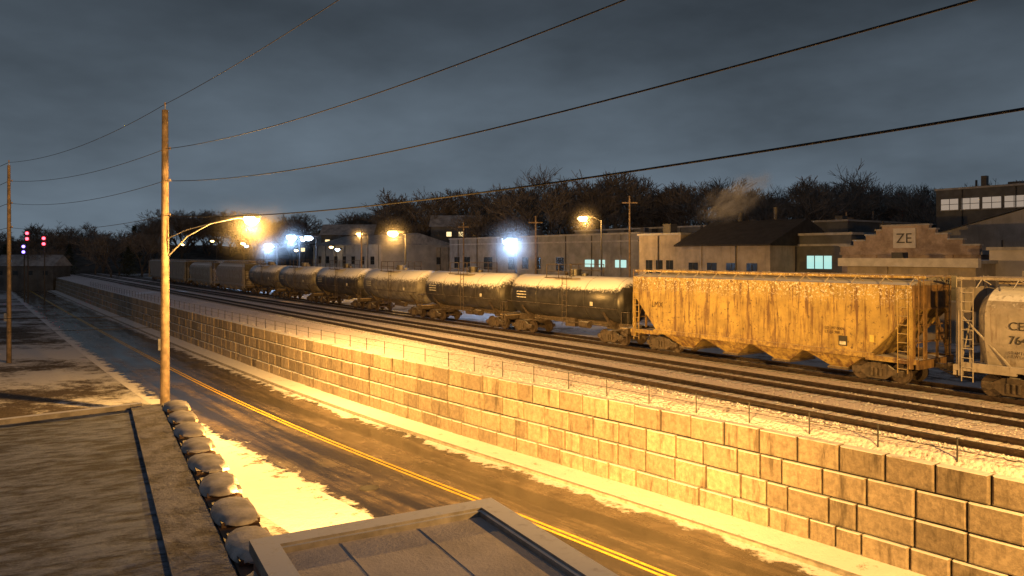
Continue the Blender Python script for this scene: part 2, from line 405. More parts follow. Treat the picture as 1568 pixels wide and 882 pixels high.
def hopper(name,sc_,L,mbody,tub=False,mend=3):
    b=MB(); h=L/2
    W=1.57; ztop=4.30
    bot=1.15
    if not tub:
        side=[(-h,3.25),(-h+1.9,bot),(h-1.9,bot),(h,3.25),(h,ztop),(-h,ztop)]
        b.prism_y(side,-W,W,0)
        for sy in (-1,1):
            ya,yb=sorted((sy*W,sy*(W+0.06)))
            b.box(-h,h,ya,yb,ztop-0.14,ztop+0.02,0)
            b.box(-h+1.6,h-1.6,ya,yb,bot-0.06,bot+0.16,0)
            x=-h+1.3
            while x<h-1:
                b.box(x-0.02,x+0.02,*sorted((sy*W,sy*(W+0.018))),bot+0.16+max(0,(abs(x)-(h-1.9))*1.1),ztop-0.14,0); x+=1.62
    else:
        prof=[]
        for i in range(0,15):
            a=-0.15+ (math.pi+0.3)*i/14
            prof.append((W*math.cos(a),3.15+ (ztop-3.1)*math.sin(a)))
        prof+= [(-1.55,2.2),(-1.25,bot),(1.25,bot),(1.55,2.2)]
        hh=h-0.55
        n=len(prof)
        secs=[(-hh,0.80),(-hh+0.35,1),(hh-0.35,1),(hh,0.80)]
        vs=[]
        for x,k in secs:
            for y,z in prof: vs.append((x,y*k,2.9+(z-2.9)*k))
        fs=[]
        for j in range(3):
            for i in range(n): fs.append((j*n+i,(j+1)*n+i,(j+1)*n+(i+1)%n,j*n+(i+1)%n))
        b.add(vs,fs,0,False); b.add(vs,[tuple(range(n)),tuple(range(4*n-1,3*n-1,-1))],0)
        for sy in (-1,1):
            ya,yb=sorted((sy*1.5,sy*1.62)); b.box(-h,h,ya,yb,1.12,1.34,0)
    if not tub:
        pr=[(-W-0.02,ztop),(-1.0,ztop+0.13),(-0.4,ztop+0.19),(0.4,ztop+0.19),(1.0,ztop+0.13),(W+0.02,ztop),(W,ztop-0.05),(-W,ztop-0.05)]
        b.prism_x(pr,-h,h,4)
    zr=ztop+0.33
    for y in (-0.78,0.78):
        b.box(-h-0.35,h+0.35,y-0.3,y+0.3,zr,zr+0.05,4)
        b.box(-h-0.35,h+0.35,*( (y-0.33,y-0.3) if y<0 else (y+0.3,y+0.33)),zr-0.03,zr+0.07,0)
    x=-h+0.6
    while x<h:
        for sy in (-1,1):
            b.cyl((x,sy*W,ztop),(x,sy*1.08,zr),0.025,n=4,m=0)
            b.cyl((x+0.35,sy*1.12,ztop+0.12),(x,sy*1.08,zr),0.02,n=4,m=0)
        x+=1.3
    b.box(-h+0.9,h-0.9,-0.33,0.33,ztop+0.14,ztop+0.36,4)
    nb=4; bw=(2*h-4.2)/nb
    for i in range(nb):
        cx=-h+2.1+bw*(i+0.5)
        for sy in (-1,1):
            vs=[(cx-bw/2+.05,sy*1.45,bot-.06),(cx+bw/2-.05,sy*1.45,bot-.06),(cx+0.38,sy*0.95,0.42),(cx-0.38,sy*0.95,0.42),
                (cx-bw/2+.05,0,bot-.06),(cx+bw/2-.05,0,bot-.06),(cx+0.38,0,0.42),(cx-0.38,0,0.42)]
            b.add(vs,[(0,1,2,3),(0,3,7,4),(1,5,6,2),(3,2,6,7)],0)
        b.box(cx-0.5,cx+0.5,-1.1,1.1,0.34,0.44,1)
    b.box(-h-0.2,h+0.2,-0.25,0.25,0.80,1.12,1)
    for sg in (-1,1):
        xe=sg*h
        b.box(*sorted((xe-sg*1.9,xe+sg*0.25)),-1.5,1.5,1.02,1.14,4)
        b.box(*sorted((xe+sg*0.15,xe+sg*0.27)),-1.55,1.55,0.80,1.16,mend)
        b.box(*sorted((xe-sg*0.0,xe+sg*0.012)),-1.5,1.5,3.3,ztop-0.02,mend)
        for y in (-1.5,-0.5,0.5,1.5):
            b.box(*sorted((xe+sg*0.012,xe+sg*0.10)),y-0.05,y+0.05,1.14,ztop,mend)
        for z in (1.9,2.6,3.3): b.box(*sorted((xe+sg*0.014,xe+sg*0.08)),-1.45,1.45,z-0.03,z+0.03,mend)
        b.cyl((xe,-1.5,1.2),(xe,-0.5,3.3),0.03,n=5,m=mend); b.cyl((xe,1.5,1.2),(xe,0.5,3.3),0.03,n=5,m=mend)
        for y in (-1.2,1.2): ladder(b,xe+sg*0.2,y,1.1,zr+0.1,0.42,'y',mend)
        for sy in (-1,1):
            ladder(b,xe-sg*0.32,sy*(W+0.12),0.6,ztop,0.42,'x',0)
            b.box(*sorted((xe-sg*0.1,xe+sg*0.05)),*sorted((sy*1.5,sy*1.62)),0.8,3.4,0)
            b.cyl((xe-sg*1.9,sy*1.5,1.2),(xe,sy*1.5,3.2),0.04,n=5,m=0)
            b.box(*sorted((xe-sg*2.0,xe+sg*0.25)),*sorted((sy*1.48,sy*1.6)),1.0,1.22,0)
        b.cyl((xe+sg*0.15,0.5,2.2),(xe+sg*0.22,0.5,2.2),0.28,n=16,m=mend)
        b.cyl((xe-sg*1.1,0.2,1.35),(xe-sg*0.4,0.2,1.35),0.2,n=12,m=1)
        coupler(b,xe+sg*0.25,sg)
        truck(b,sg*(h-1.75))
    ob=b.make(name,[mbody,M_truck,M_wheel,M_dark,M_roofsnow,M_ybend],P(sc_,33.6,0),TH)
    return ob
M_roofsnow=mat('snow_dusted_roof',(0.22,0.18,0.13),0.8,3,0.3,snow=(0.45,0.8,0.8))
M_ybend=mat('grimy_yellow_end',(0.16,0.10,0.04),0.7,3,0.4,streak=(0.05,0.03,0.02))
def yel_body():
    m,nt,b=nodes('rusty_yellow_paint'); v=coords(nt)
    n1=noi(nt,v,1.2,6,0.65)
    col=mixc(nt,ramp(nt,n1,0.3,0.7),(0.22,0.16,0.05),(0.37,0.27,0.08))
    n2=noi(nt,coords(nt,(2.5,2.5,0.25)),1.7,7,0.72)
    col=mixc(nt,ramp(nt,n2,0.48,0.62),col,(0.11,0.058,0.025))
    n3=noi(nt,v,5,6,0.75); col=mixc(nt,ramp(nt,n3,0.55,0.66),col,(0.065,0.036,0.02))
    sp=nt.nodes.new('ShaderNodeSeparateXYZ'); nt.links.new(v,sp.inputs[0])
    n4=noi(nt,v,9,3,0.8); n5=noi(nt,coords(nt,(0.5,0.5,0.5)),1,3)
    band=math_(nt,'MULTIPLY',ramp(nt,math_(nt,'ADD',sp.outputs[2],math_(nt,'MULTIPLY',n5,0.8)),3.7,4.4),ramp(nt,n4,0.54,0.62))
    dn=math_(nt,'MULTIPLY',ramp(nt,sp.outputs[2],1.9,1.2),ramp(nt,noi(nt,v,3,5,0.7),0.4,0.7))
    col=mixc(nt,dn,col,(0.09,0.05,0.03))
    col=mixc(nt,band,col,(0.6,0.58,0.56))
    g_=nt.nodes.new('ShaderNodeNewGeometry'); s2=nt.nodes.new('ShaderNodeSeparateXYZ'); nt.links.new(g_.outputs['Normal'],s2.inputs[0])
    col=mixc(nt,ramp(nt,s2.outputs[2],0.5,0.9),col,(0.6,0.6,0.62))
    nt.links.new(col,b.inputs['Base Color']); b.inputs['Roughness'].default_value=0.6
    bump(nt,b,n1,0.6,0.03); return m
M_yb=yel_body()
M_gb=mat('grey_car_paint',(0.27,0.25,0.23),0.6,2,0.2,streak=(0.13,0.095,0.07),streak_amt=(0.52,0.72),snow=(0.55,0.8,0.7))
M_gb2=mat('dull_grey_car_paint',(0.24,0.24,0.22),0.65,2,0.25,streak=(0.12,0.08,0.06),snow=(0.45,0.75,0.7))
y_car=hopper('yellow_hopper_railcar',24.15,16.3,M_yb,mend=5)
g_car=hopper('grey_hopper_railcar',5.95,16.3,M_gb,tub=True,mend=0)
hopper('grey_hopper_railcar',119.0,16.3,M_gb,tub=True)
hopper('grey_hopper_railcar',137.3,16.3,M_gb2,tub=True)
hopper('grey_hopper_railcar',155.6,16.3,M_gb2)
hopper('grey_hopper_railcar',173.9,16.3,M_gb)
M_stencil=mat('black_stencil',(0.03,0.028,0.025),0.7)
M_faded=mat('faded_stencil',(0.07,0.04,0.02),0.7,6,0.5)
M_white=mat('white_marking',(0.4,0.4,0.38),0.7,8,0.4)
M_sign=mat('white_sign_panel',(0.5,0.48,0.44),0.7,2,0.15)
def label(txt,parent,x,y,z,size,m,name):
    c=bpy.data.curves.new(name,'FONT'); c.body=txt; c.size=size; c.extrude=0.004; c.offset=0.0
    o=bpy.data.objects.new(name,c); scene.collection.objects.link(o); c.materials.append(m)
    o.parent=parent; o.location=(x,y,z); o.rotation_euler=(math.pi/2,0,0); return o
label('CEFX',g_car,-6.4,-1.62,2.75,0.44,M_stencil,'reporting_mark')
label('76464',g_car,-6.4,-1.62,2.22,0.44,M_stencil,'car_number')
label('LD LMT 196000\nLT WT  66200',g_car,-6.4,-1.62,1.85,0.14,M_stencil,'weight_data')
label('LMX',y_car,-6.7,-1.60,2.6,0.45,M_faded,'reporting_mark')
label('LD 197 000\nLT 65 500',y_car,4.2,-1.60,2.2,0.18,M_faded,'weight_data')
pp=MB(); pp.box(4.9,5.3,-1.625,-1.60,1.5,1.95); pp.box(4.95,5.25,-1.63,-1.626,1.55,1.7,1); pp.box(6.35,6.55,-1.62,-1.6,1.8,2.1,2)
o=pp.make('data_panel',[M_stencil,M_white,mat('reflective_strip',(0.5,0.38,0.1),0.5)],parent=y_car)

M_tank=mat('black_tank_paint',(0.022,0.022,0.024),0.38,2,0.5,snow=(0.34,0.56,0.6))
M_tank2=mat('black_tank_paint_b',(0.03,0.028,0.028),0.45,2,0.5,snow=(0.22,0.5,0.9))
M_tank3=mat('grey_tank_paint',(0.12,0.115,0.11),0.5,2,0.4,streak=(0.05,0.045,0.04),snow=(0.25,0.52,0.8))
def tank(sc_,L,mt):
    b=MB(); h=L/2-0.75; r=1.46; cz=2.72
    prof=[(-h-0.42,0.02),(-h-0.38,0.5),(-h-0.26,0.95),(-h-0.1,1.28),(-h+0.08,r)]
    pr=prof+[(x,r) for x in (-h*0.5,0,h*0.5)]+[(-x,q) for x,q in reversed(prof)]
    b.lathe_x(pr,0,cz,40,0)
    for x in (-h+0.15,-h*0.45,0,h*0.45,h-0.15): b.lathe_x([(x-0.03,r+0.001),(x-0.03,r+0.018),(x+0.03,r+0.018),(x+0.03,r+0.001)],0,cz,40,0)
    for sg in (-1,1):
        b.box(*sorted((sg*(h-2.1),sg*(h+1.0))),-0.3,0.3,0.82,1.25,1)
        b.prism_x([(-1.35,2.0),(-0.6,1.0),(0.6,1.0),(1.35,2.0),(0.9,1.5),(-0.9,1.5)],sg*(h-1.35)-0.12,sg*(h-1.35)+0.12,1)
        b.box(*sorted((sg*(h+0.35),sg*(h+1.0))),-1.5,1.5,1.12,1.18,4)
        b.box(*sorted((sg*(h+0.92),sg*(h+1.02))),-1.5,1.5,0.85,1.16,1)
        for y in (-1.45,1.45):
            b.cyl((sg*(h+0.97),y,1.15),(sg*(h+0.97),y,2.1),0.025,n=5,m=1)
            b.cyl((sg*(h+0.4),y,1.15),(sg*(h+0.4),y,2.1),0.025,n=5,m=1)
            b.cyl((sg*(h+0.4),y,2.1),(sg*(h+0.97),y,2.1),0.025,n=5,m=1)
            ladder(b,sg*(h+0.7),y*1.03,0.4,1.15,0.4,'x',1,n=2)
        b.cyl((sg*(h+0.97),-1.45,2.1),(sg*(h+0.97),1.45,2.1),0.022,n=5,m=1)
        coupler(b,sg*(h+1.0),sg); truck(b,sg*(h-0.95))
    b.box(-0.5,0.5,-0.45,0.45,0.75,1.35,1); b.cyl((-h+1.8,-0.5,1.05),(h-1.8,-0.5,1.05),0.05,n=6,m=1)
    b.cyl((1.4,-0.7,1.0),(2.3,-0.7,1.0),0.22,n=12,m=1)
    b.box(-h+1.8,h-1.8,-0.2,0.2,0.95,1.3,1)
    for sy in (-1,1):
        b.cyl((-h-0.2,sy*1.56,2.25),(h+0.2,sy*1.56,2.25),0.02,n=5,m=1)
        x=-h
        while x<=h: b.cyl((x,sy*1.44,2.25),(x,sy*1.57,2.25),0.018,n=4,m=1); x+=2*h/6
        ladder(b,0.75,sy*1.58,0.9,4.2,0.45,'x',1)
        b.box(-1.3,1.3,sy*1.6-0.02,sy*1.6+0.02,4.02,4.08,1)
    b.cyl((0,0,4.05),(0,0,4.55),0.42,n=18,m=0); b.cyl((0,0,4.55),(0,0,4.62),0.45,n=18,m=0)
    b.cyl((-0.9,0,4.1),(-0.9,0,4.38),0.12,n=10,m=1)
    b.cyl((1.0,0,4.1),(1.0,0,4.36),0.26,n=12,m=0)
    for sy in (-1,1):
        b.box(-1.3,1.3,*sorted((sy*0.65,sy*1.45)),4.0,4.05,4)
        for x in (-1.3,0,1.3): b.cyl((x,sy*1.45,4.0),(x,sy*1.45,4.95),0.03,n=5,m=1)
        for z in (4.5,4.95): b.cyl((-1.3,sy*1.45,z),(1.3,sy*1.45,z),0.025,n=5,m=1)
        for x in (-1.3,1.3): b.cyl((x,sy*1.45,4.95),(x,sy*0.6,4.95),0.02,n=5,m=1)
    b.box(3.2,3.45,-1.50,-1.475,2.35,2.6,5)
    for k in range(3): b.box(-h+0.9,-h+2.0,-1.505,-1.48,2.95-0.2*k,3.01-0.2*k,5)
    return b.make('tank_railcar',[mt,M_truck,M_wheel,M_dark,M_roofsnow,M_white],P(sc_,33.6,0),TH)
x=33.15
for i,mt_ in enumerate((M_tank,M_tank2,M_tank3,M_tank2,M_tank3,M_tank3)):
    L=12.75; tank(x+L/2,L,mt_); x+=L+0.08

# foreground buildings -----------------------------------------------------------
def brick_mat(name,c1,c2,mort,scale=1.0):
    m,nt,b=nodes(name); v=coords(nt)
    g_=nt.nodes.new('ShaderNodeSeparateXYZ'); nt.links.new(v,g_.inputs[0])
    cb=nt.nodes.new('ShaderNodeCombineXYZ'); nt.links.new(math_(nt,'ADD',g_.outputs[0],g_.outputs[1]),cb.inputs[0]); nt.links.new(g_.outputs[2],cb.inputs[1])
    br=nt.nodes.new('ShaderNodeTexBrick'); nt.links.new(cb.outputs[0],br.inputs['Vector']); br.inputs['Scale'].default_value=4*scale
    br.inputs['Color1'].default_value=(*c1,1); br.inputs['Color2'].default_value=(*c2,1); br.inputs['Mortar'].default_value=(*mort,1)
    col=mixc(nt,ramp(nt,noi(nt,v,0.6,5,0.7),0.35,0.7),br.outputs[0],sc(c1,0.5))
    nt.links.new(col,b.inputs['Base Color']); b.inputs['Roughness'].default_value=0.85; return m
def snowroof_mat(name='thin_snow_on_roof',lo=(0.045,0.05,0.06),hi=(0.28,0.33,0.42),sx=1.3,sy=3.4):
    m,nt,b=nodes(name); v=coords(nt)
    n1=noi(nt,coords(nt,(sx,sy,1)),1.2,7,0.68); n2=noi(nt,v,18,3,0.7); n3=noi(nt,v,0.35,3,0.5)
    k=math_(nt,'ADD',math_(nt,'ADD',n1,math_(nt,'MULTIPLY',n2,0.15)),math_(nt,'MULTIPLY',n3,0.4))
    col=mixc(nt,ramp(nt,k,0.62,0.90),lo,hi)
    nt.links.new(col,b.inputs['Base Color']); b.inputs['Roughness'].default_value=0.85
    bump(nt,b,k,1,0.09); return m
M_fbrick=brick_mat('front_brick',(0.22,0.10,0.07),(0.28,0.14,0.09),(0.3,0.28,0.25))
M_flatsnow=mat('smooth_roof_snow',(0.56,0.52,0.51),0.85,0.8,0.18,bs=0.02,bscale=10)
M_trim=mat('metal_roof_trim',(0.28,0.26,0.24),0.6,3,0.3,snow=(0.6,1.0,0.9))
A=Vector((-0.875,-0.484,0)); C=Vector((-0.37,12.5,0))
angA=math.atan2(-A.y,-A.x)
b=MB()
W_,D_=3.75,15.0; zr=1.5
b.box(-W_,0,-D_,0,ROAD_Z-0.1,zr-0.12,0)
b.box(-W_+0.3,-0.3,-D_+0.3,-0.3,zr-0.12,zr-0.06,1)
for (x0,x1,y0,y1) in ((-W_-0.05,0.06,-0.3,0.06),(-W_-0.05,0.06,-D_-0.06,-D_+0.3),(-0.3,0.06,-D_+0.3,-0.3),(-W_-0.05,-W_+0.3,-D_+0.3,-0.3)):
    b.box(x0,x1,y0,y1,zr-0.12,zr+0.06,2)
b.box(-0.36,-0.3,-D_+0.36,-0.36,zr-0.06,zr+0.02,2); b.box(-W_+0.3,-0.3,-0.36,-0.3,zr-0.06,zr+0.02,2)
for xx in (-2.6,-1.4): b.box(xx-0.012,xx+0.012,-D_+0.4,-0.4,zr-0.06,zr-0.045,1)
for yy in (-3,-6.5,-10): b.box(0.0,0.03,yy-0.8,yy+0.8,-3,-1.2,3)
b.make('office_building',[M_fbrick,M_flatsnow,M_trim,M_glass],C,angA)

# store on the left with a scalloped edge
E=Vector((-10.35,23.3,0))
b=MB(); zr=1.0; D_=30.0; W_=22.0
far=-4.2
b.add([(0,0,ROAD_Z-.1),(0,-D_,ROAD_Z-.1),(-W_,-D_,ROAD_Z-.1),(-W_,far,ROAD_Z-.1),(0,0,zr),(0,-D_,zr),(-W_,-D_,zr),(-W_,far,zr)],
      [(0,1,5,4),(1,2,6,5),(2,3,7,6),(3,0,4,7)],0)
b.add([(0,0,zr),(0,-D_,zr),(-W_,-D_,zr),(-W_,far,zr)],[(0,1,2,3)],1)
b.box(-1.25,-0.45,-D_,-0.1,zr+0.002,zr+0.07,3)
b.add([(-0.95,-0.16,zr+.14),(-W_,far-.1,zr+.14),(-W_,far+.12,zr+.14),(-0.95,0.06,zr+.14),(-0.95,-0.16,zr-.1),(-W_,far-.1,zr-.1),(-W_,far+.12,zr-.1),(-0.95,0.06,zr-.1)],
      [(0,1,2,3),(0,1,5,4),(3,2,6,7)],5)
y=-0.95
while y>-D_:
    ln=U(1.35,1.6)
    b.box(-0.36,0.26,y-ln*0.40,y+ln*0.40,zr+0.05,zr+0.13,2)
    n=18; vs=[];fs=[]; hh=U(0.11,0.16); sk=U(-0.06,0.06)
    for i in range(n+1):
        a=math.pi*i/n
        for j,(ox,kk) in enumerate(((-0.44,-0.3),(-0.38,0.45),(-0.24,0.9),(-0.04,1.0),(0.16,0.8),(0.27,0.35),(0.31,-0.4))):
            vs.append((ox*(0.6+0.4*math.sin(a)**0.8)+sk*math.cos(a),y-ln/2*math.cos(a)*(0.8+0.2*max(0,kk)),zr+0.12+hh*kk*math.sin(a)**0.6-0.03))
    for i in range(n):
        for j in range(6): fs.append((i*7+j,i*7+j+1,(i+1)*7+j+1,(i+1)*7+j))
    b.add(vs,fs,4,True)
    y-=1.75
b.box(-0.40,0.24,-D_,0.0,zr-0.25,zr+0.05,2)
b.make('flat_roof_store',[M_fbrick,snowroof_mat(),mat('dark_fascia',(0.10,0.06,0.04),0.6,3,0.4),snowroof_mat('gritty_roof_snow',(0.08,0.075,0.08),(0.30,0.31,0.36),2,2),mat('snow_cap',(0.44,0.42,0.42),0.8,2.5,0.35,bs=0.02,bscale=7),M_trim],E,angA)

# poles, wires and lamps -----------------------------------------------------------
def pole(name,x,y,top,r0=0.19,r1=0.12,insul=(),z0=ROAD_Z):
    b=MB(); b.cyl((0,0,z0),(0,0,top),r0,r1,12,0)
    for z in insul:
        b.cyl((0,0,z),(0.34,-0.1,z+0.02),0.03,n=6,m=1); b.cyl((0.34,-0.1,z-0.06),(0.34,-0.1,z+0.1),0.055,n=10,m=2)
        b.cyl((0,0,z),(-0.30,0.1,z-0.1),0.03,n=6,m=1)
    b.cyl((0,0,top),(0,0,top+0.3),0.03,n=6,m=1); b.cyl((0,0,top+0.3),(0,0,top+0.45),0.06,n=10,m=2)
    b.cyl((0.2,0.02,z0),(0.14,0.02,top-3),0.03,n=6,m=3)
    b.box(-0.35,-0.12,-0.15,0.15,-0.2,0.5,1)
    return b.make(name,[M_wood,M_steel,mat('porcelain',(0.2,0.16,0.14),0.3),M_dark],(x,y,0))
P1=(-21.1,46.0); P2=(13.1,3.2); P0=(-43.9,66.0)
p1o=pole('utility_pole',*P1,14.4,0.28,0.18,(7.98,10.1,12.03))
pole('utility_pole',*P2,16.4,0.22,0.13,(8.1,9.95,12.1))
pole('utility_pole',*P0,13.4,0.2,0.12,(8.0,10.1,12.03))
def wire(name,a,b_,za,zb_,c,r,n=40):
    w=MB(); bcoef=(zb_-za)-c; pts=[]
    for i in range(n+1):
        k=i/n; pts.append(Vector((a[0]+(b_[0]-a[0])*k,a[1]+(b_[1]-a[1])*k,za+bcoef*k+c*k*k)))
    w.path(pts,r,6); return w.make(name,[M_wire],fix=False)
wire('power_line',P1,P2,14.75,16.7,3.0,0.016)
wire('power_line',P1,P2,12.03,12.14,4.4,0.018)
wire('power_line',P1,P2,10.1,9.98,4.4,0.020)
wire('power_line',P1,P2,7.98,8.13,3.2,0.024)
wire('telephone_line',P1,(-60,62),1.9,0.8,1.2,0.02,12)
wire('telephone_line',P1,(-62,60),1.2,-0.4,1.2,0.02,12)
PX=(-66.7,86)
for (z,c) in ((14.75,3),(12.03,2.5),(10.1,2.5),(7.98,2)):
    wire('power_line',P1,P0,z,z-1.1 if z>14 else z,c,0.016,16)
    wire('power_line',P0,PX,z-1.1 if z>14 else z,z,c,0.02,12)
def lamp_head(b,c,d,m_body=0,m_l=1,k=1.0):
    d=Vector(d).normalized(); sd=Vector((0,0,1)).cross(d); up=Vector((0,0,1)); c=Vector(c)
    prof=[(-0.5,0.06,0.05),(-0.25,0.13,0.10),(0.1,0.19,0.13),(0.4,0.15,0.10),(0.5,0.05,0.04)]
    vs=[];n=10;fs=[]
    for x,w,h in prof:
        for i in range(n):
            a=2*math.pi*i/n; vs.append(c+d*x*k+sd*w*k*math.cos(a)+up*(h*k*math.sin(a)+0.06))
    for j in range(4):
        for i in range(n): fs.append((j*n+i,j*n+(i+1)%n,(j+1)*n+(i+1)%n,(j+1)*n+i))
    b.add(vs,fs,m_body,True)
    vs=[];fs=[];q=14
    for j in range(6):
        ph=-0.2+j/5*(math.pi/2+0.2)
        for i in range(q):
            a=2*math.pi*i/q
            vs.append(c+d*(0.12*k+0.32*k*math.cos(a)*math.cos(ph))+sd*0.24*k*math.sin(a)*math.cos(ph)-up*(0.03+0.25*k*math.sin(ph)))
    for j in range(5):
        for i in range(q): fs.append((j*q+i,j*q+(i+1)%q,(j+1)*q+(i+1)%q,(j+1)*q+i))
    b.add(vs,fs,m_l,True)
def spot(name,loc,target,power,col,size_deg,blend,rad=0.15,parent=None):
    l=bpy.data.lights.new(name,'SPOT'); l.energy=power; l.color=col; l.spot_size=math.radians(size_deg); l.spot_blend=blend; l.shadow_soft_size=rad
    o=bpy.data.objects.new(name,l); scene.collection.objects.link(o)
    o.rotation_euler=(Vector(target)-Vector(loc)).to_track_quat('-Z','Y').to_euler(); o.location=loc
    if parent: o.parent=parent; o.matrix_parent_inverse=parent.matrix_world.inverted()
    return o
def point(name,loc,power,col,rad=0.2,parent=None):
    l=bpy.data.lights.new(name,'POINT'); l.energy=power; l.color=col; l.shadow_soft_size=rad
    o=bpy.data.objects.new(name,l); scene.collection.objects.link(o); o.location=loc
    if parent: o.parent=parent
    return o
b=MB(); H=Vector((-15.3,44.0,7.75)); pz=Vector((P1[0],P1[1],0))
arm=[pz+Vector((0.2,-0.05,5.5)),pz+Vector((1.6,-0.6,6.7)),pz+Vector((3.2,-1.1,7.45)),H+Vector((-0.5,0.16,0.06))]
b.path(arm,0.045,8,0); b.path([pz+Vector((0.2,-0.05,6.6)),pz+Vector((1.6,-0.6,7.1)),arm[2]],0.03,6,0)
lamp_head(b,H,(1,-0.35,0),k=1.6)
lp=b.make('street_lamp',[M_steel,M_lit_sod])
lpos=H+Vector((0.2,-0.07,-0.55))
point('lamp_light',lpos,26000,SOD,0.15,lp); lamp_glow(lp,lpos,3.2,0.0075)
b=MB(); H2=P(-4.0,16.2,7.4); pz=Vector((P2[0],P2[1],0))
b.path([pz+Vector((0.1,0.1,6.3)),pz+(H2-pz)*0.4+Vector((0,0,3.9)),H2+Vector((-0.3,-0.2,0.1))],0.045,8,0)
lamp_head(b,H2,(H2-pz)*1.0,k=1.1)
lp=b.make('street_lamp',[M_steel,M_lit_sod])
bpy.context.view_layer.update()
spot('lamp_light',H2+Vector((0,0,-0.6)),(3,36,0),48000,SOD,126,1.0,0.12,lp)
b=MB(); F=Vector((-2.55,12.1,0.55))
b.box(-0.25,0.25,-0.12,0.12,-0.15,0.2,0); b.box(-0.2,0.2,0.12,0.14,-0.12,0.12,1); b.cyl((0,-0.1,0.05),(0,-0.85,0.15),0.04,n=8,m=0)
lp=b.make('wall_floodlight',[M_dark,M_lit_sod],F,angA)
bpy.context.view_layer.update()
spot('flood_light',F+Vector((-0.15,0.3,0)),(-4.0,34,-3.4),98000,SOD,122,1.0,0.12,lp)

def far_lamp(px,py,hz,col_m,lc,power,k=1.0,arm=(2,0),base=-0.4,rad=0.3,hz_k=1.0):
    b=MB(); ax,ay=arm
    b.cyl((ax,ay,base),(ax,ay,hz-0.3),0.13,0.08,8,0)
    if abs(ax)+abs(ay)>0.1: b.path([(ax,ay,hz-0.5),(ax*0.5,ay*0.5,hz+0.1),(0,0,hz+0.1)],0.05,6,0)
    lamp_head(b,(0,0,hz),(-ax or 1,-ay,0),k=k)
    o=b.make('street_lamp',[M_dark,col_m],(px,py,0))
    if power:
        q=(0,-0.55*k,hz-0.3*k); point('lamp_light',q,power,lc,rad,o); lamp_glow(o,q,1.6*k,hz_k*55.0*k/power)
    return o
LED=(0.36,0.60,1.0)
far_lamp(0,75,7.1,M_lit_led,LED,1300,2.5,(0.4,0.3),hz_k=1.5)
far_lamp(8.15,85,9.8,M_lit_sod,SOD,3000,1.8,(1.9,0),hz_k=0.9)
far_lamp(-17,110,8.9,M_lit_sod,SOD,6000,2.7,(1.5,0))
far_lamp(-32,160,10.1,M_lit_sod,SOD,1500,2.3,(1.5,0),hz_k=0.9)
far_lamp(-37.5,130,8.8,M_lit_led,LED,3000,3.0,(1,0))
far_lamp(-41.4,130,7.3,M_lit_led,LED,1000,2.8,(1,0),hz_k=0.9)
far_lamp(-34.9,131,8.7,M_lit_led,LED,0,2.6,(1,0))
for (x,y,z,mm,k) in ((-62,175,8.3,M_lit_sod,1.8),(-54,190,6.8,M_lit_sod,1.6),(-49,178,9.2,M_lit_led,1.8),(-70,200,8.0,M_lit_led,1.8),(-44,185,7.6,M_lit_sod,1.7),(-83,210,9.5,M_lit_sod,1.6),(-57,205,10.5,M_lit_sod,1.4),(-24,175,8.6,M_lit_sod,1.3),(-100,230,8.8,M_lit_sod,1.5),(-39,170,6.9,M_lit_led,1.8)):
    far_lamp(x,y,z,mm,SOD,0,k,(1,0))
for (x,y,z,mm) in ((-96,150,9.3,M_red),(-92.7,150,8.3,M_red),(-98,152,6.7,M_blue)):
    b=MB(); b.cyl((0,0,ROAD_Z),(0,0,z+1),0.12,n=8); b.box(-0.5,0.5,-0.2,0.1,z-1.2,z+1.2,0)
    for dz in (-0.55,0.55): b.cyl((0,-0.21,z+dz),(0,-0.4,z+dz),0.28,n=12,m=1)
    b.make('railway_signal',[M_dark,mm],(x,y,0))

# background buildings ---------------------------------------------------------------
M_tanw=mat('tan_render',(0.30,0.26,0.20),0.85,0.7,0.25,streak=(0.14,0.12,0.1),streak_amt=(0.5,0.8))
M_greyw=mat('grey_cladding',(0.20,0.20,0.20),0.7,0.6,0.3,streak=(0.1,0.1,0.1),streak_amt=(0.5,0.8))
M_darkw=mat('dark_cladding',(0.085,0.09,0.095),0.7,0.6,0.3)
M_lightw=mat('pale_cladding',(0.42,0.40,0.37),0.75,0.6,0.2,streak=(0.25,0.22,0.2),streak_amt=(0.55,0.85))
M_bbrick=brick_mat('pale_brick',(0.36,0.27,0.21),(0.42,0.33,0.26),(0.42,0.4,0.38))
M_cop=mat('coping_snow',(0.3,0.3,0.3),0.8,2,0.2,snow=(0.4,0.8,0.6))
M_droof=mat('dark_shingle_roof',(0.018,0.016,0.015),0.85,1.5,0.5)
M_sroof=mat('snowy_roof',(0.3,0.3,0.31),0.85,0.8,0.35)
BM=[M_tanw,M_cop,M_glass,M_lit_win,M_droof,M_dark,M_sroof,M_lit_dim,M_bbrick,M_sign,M_lit_warm]
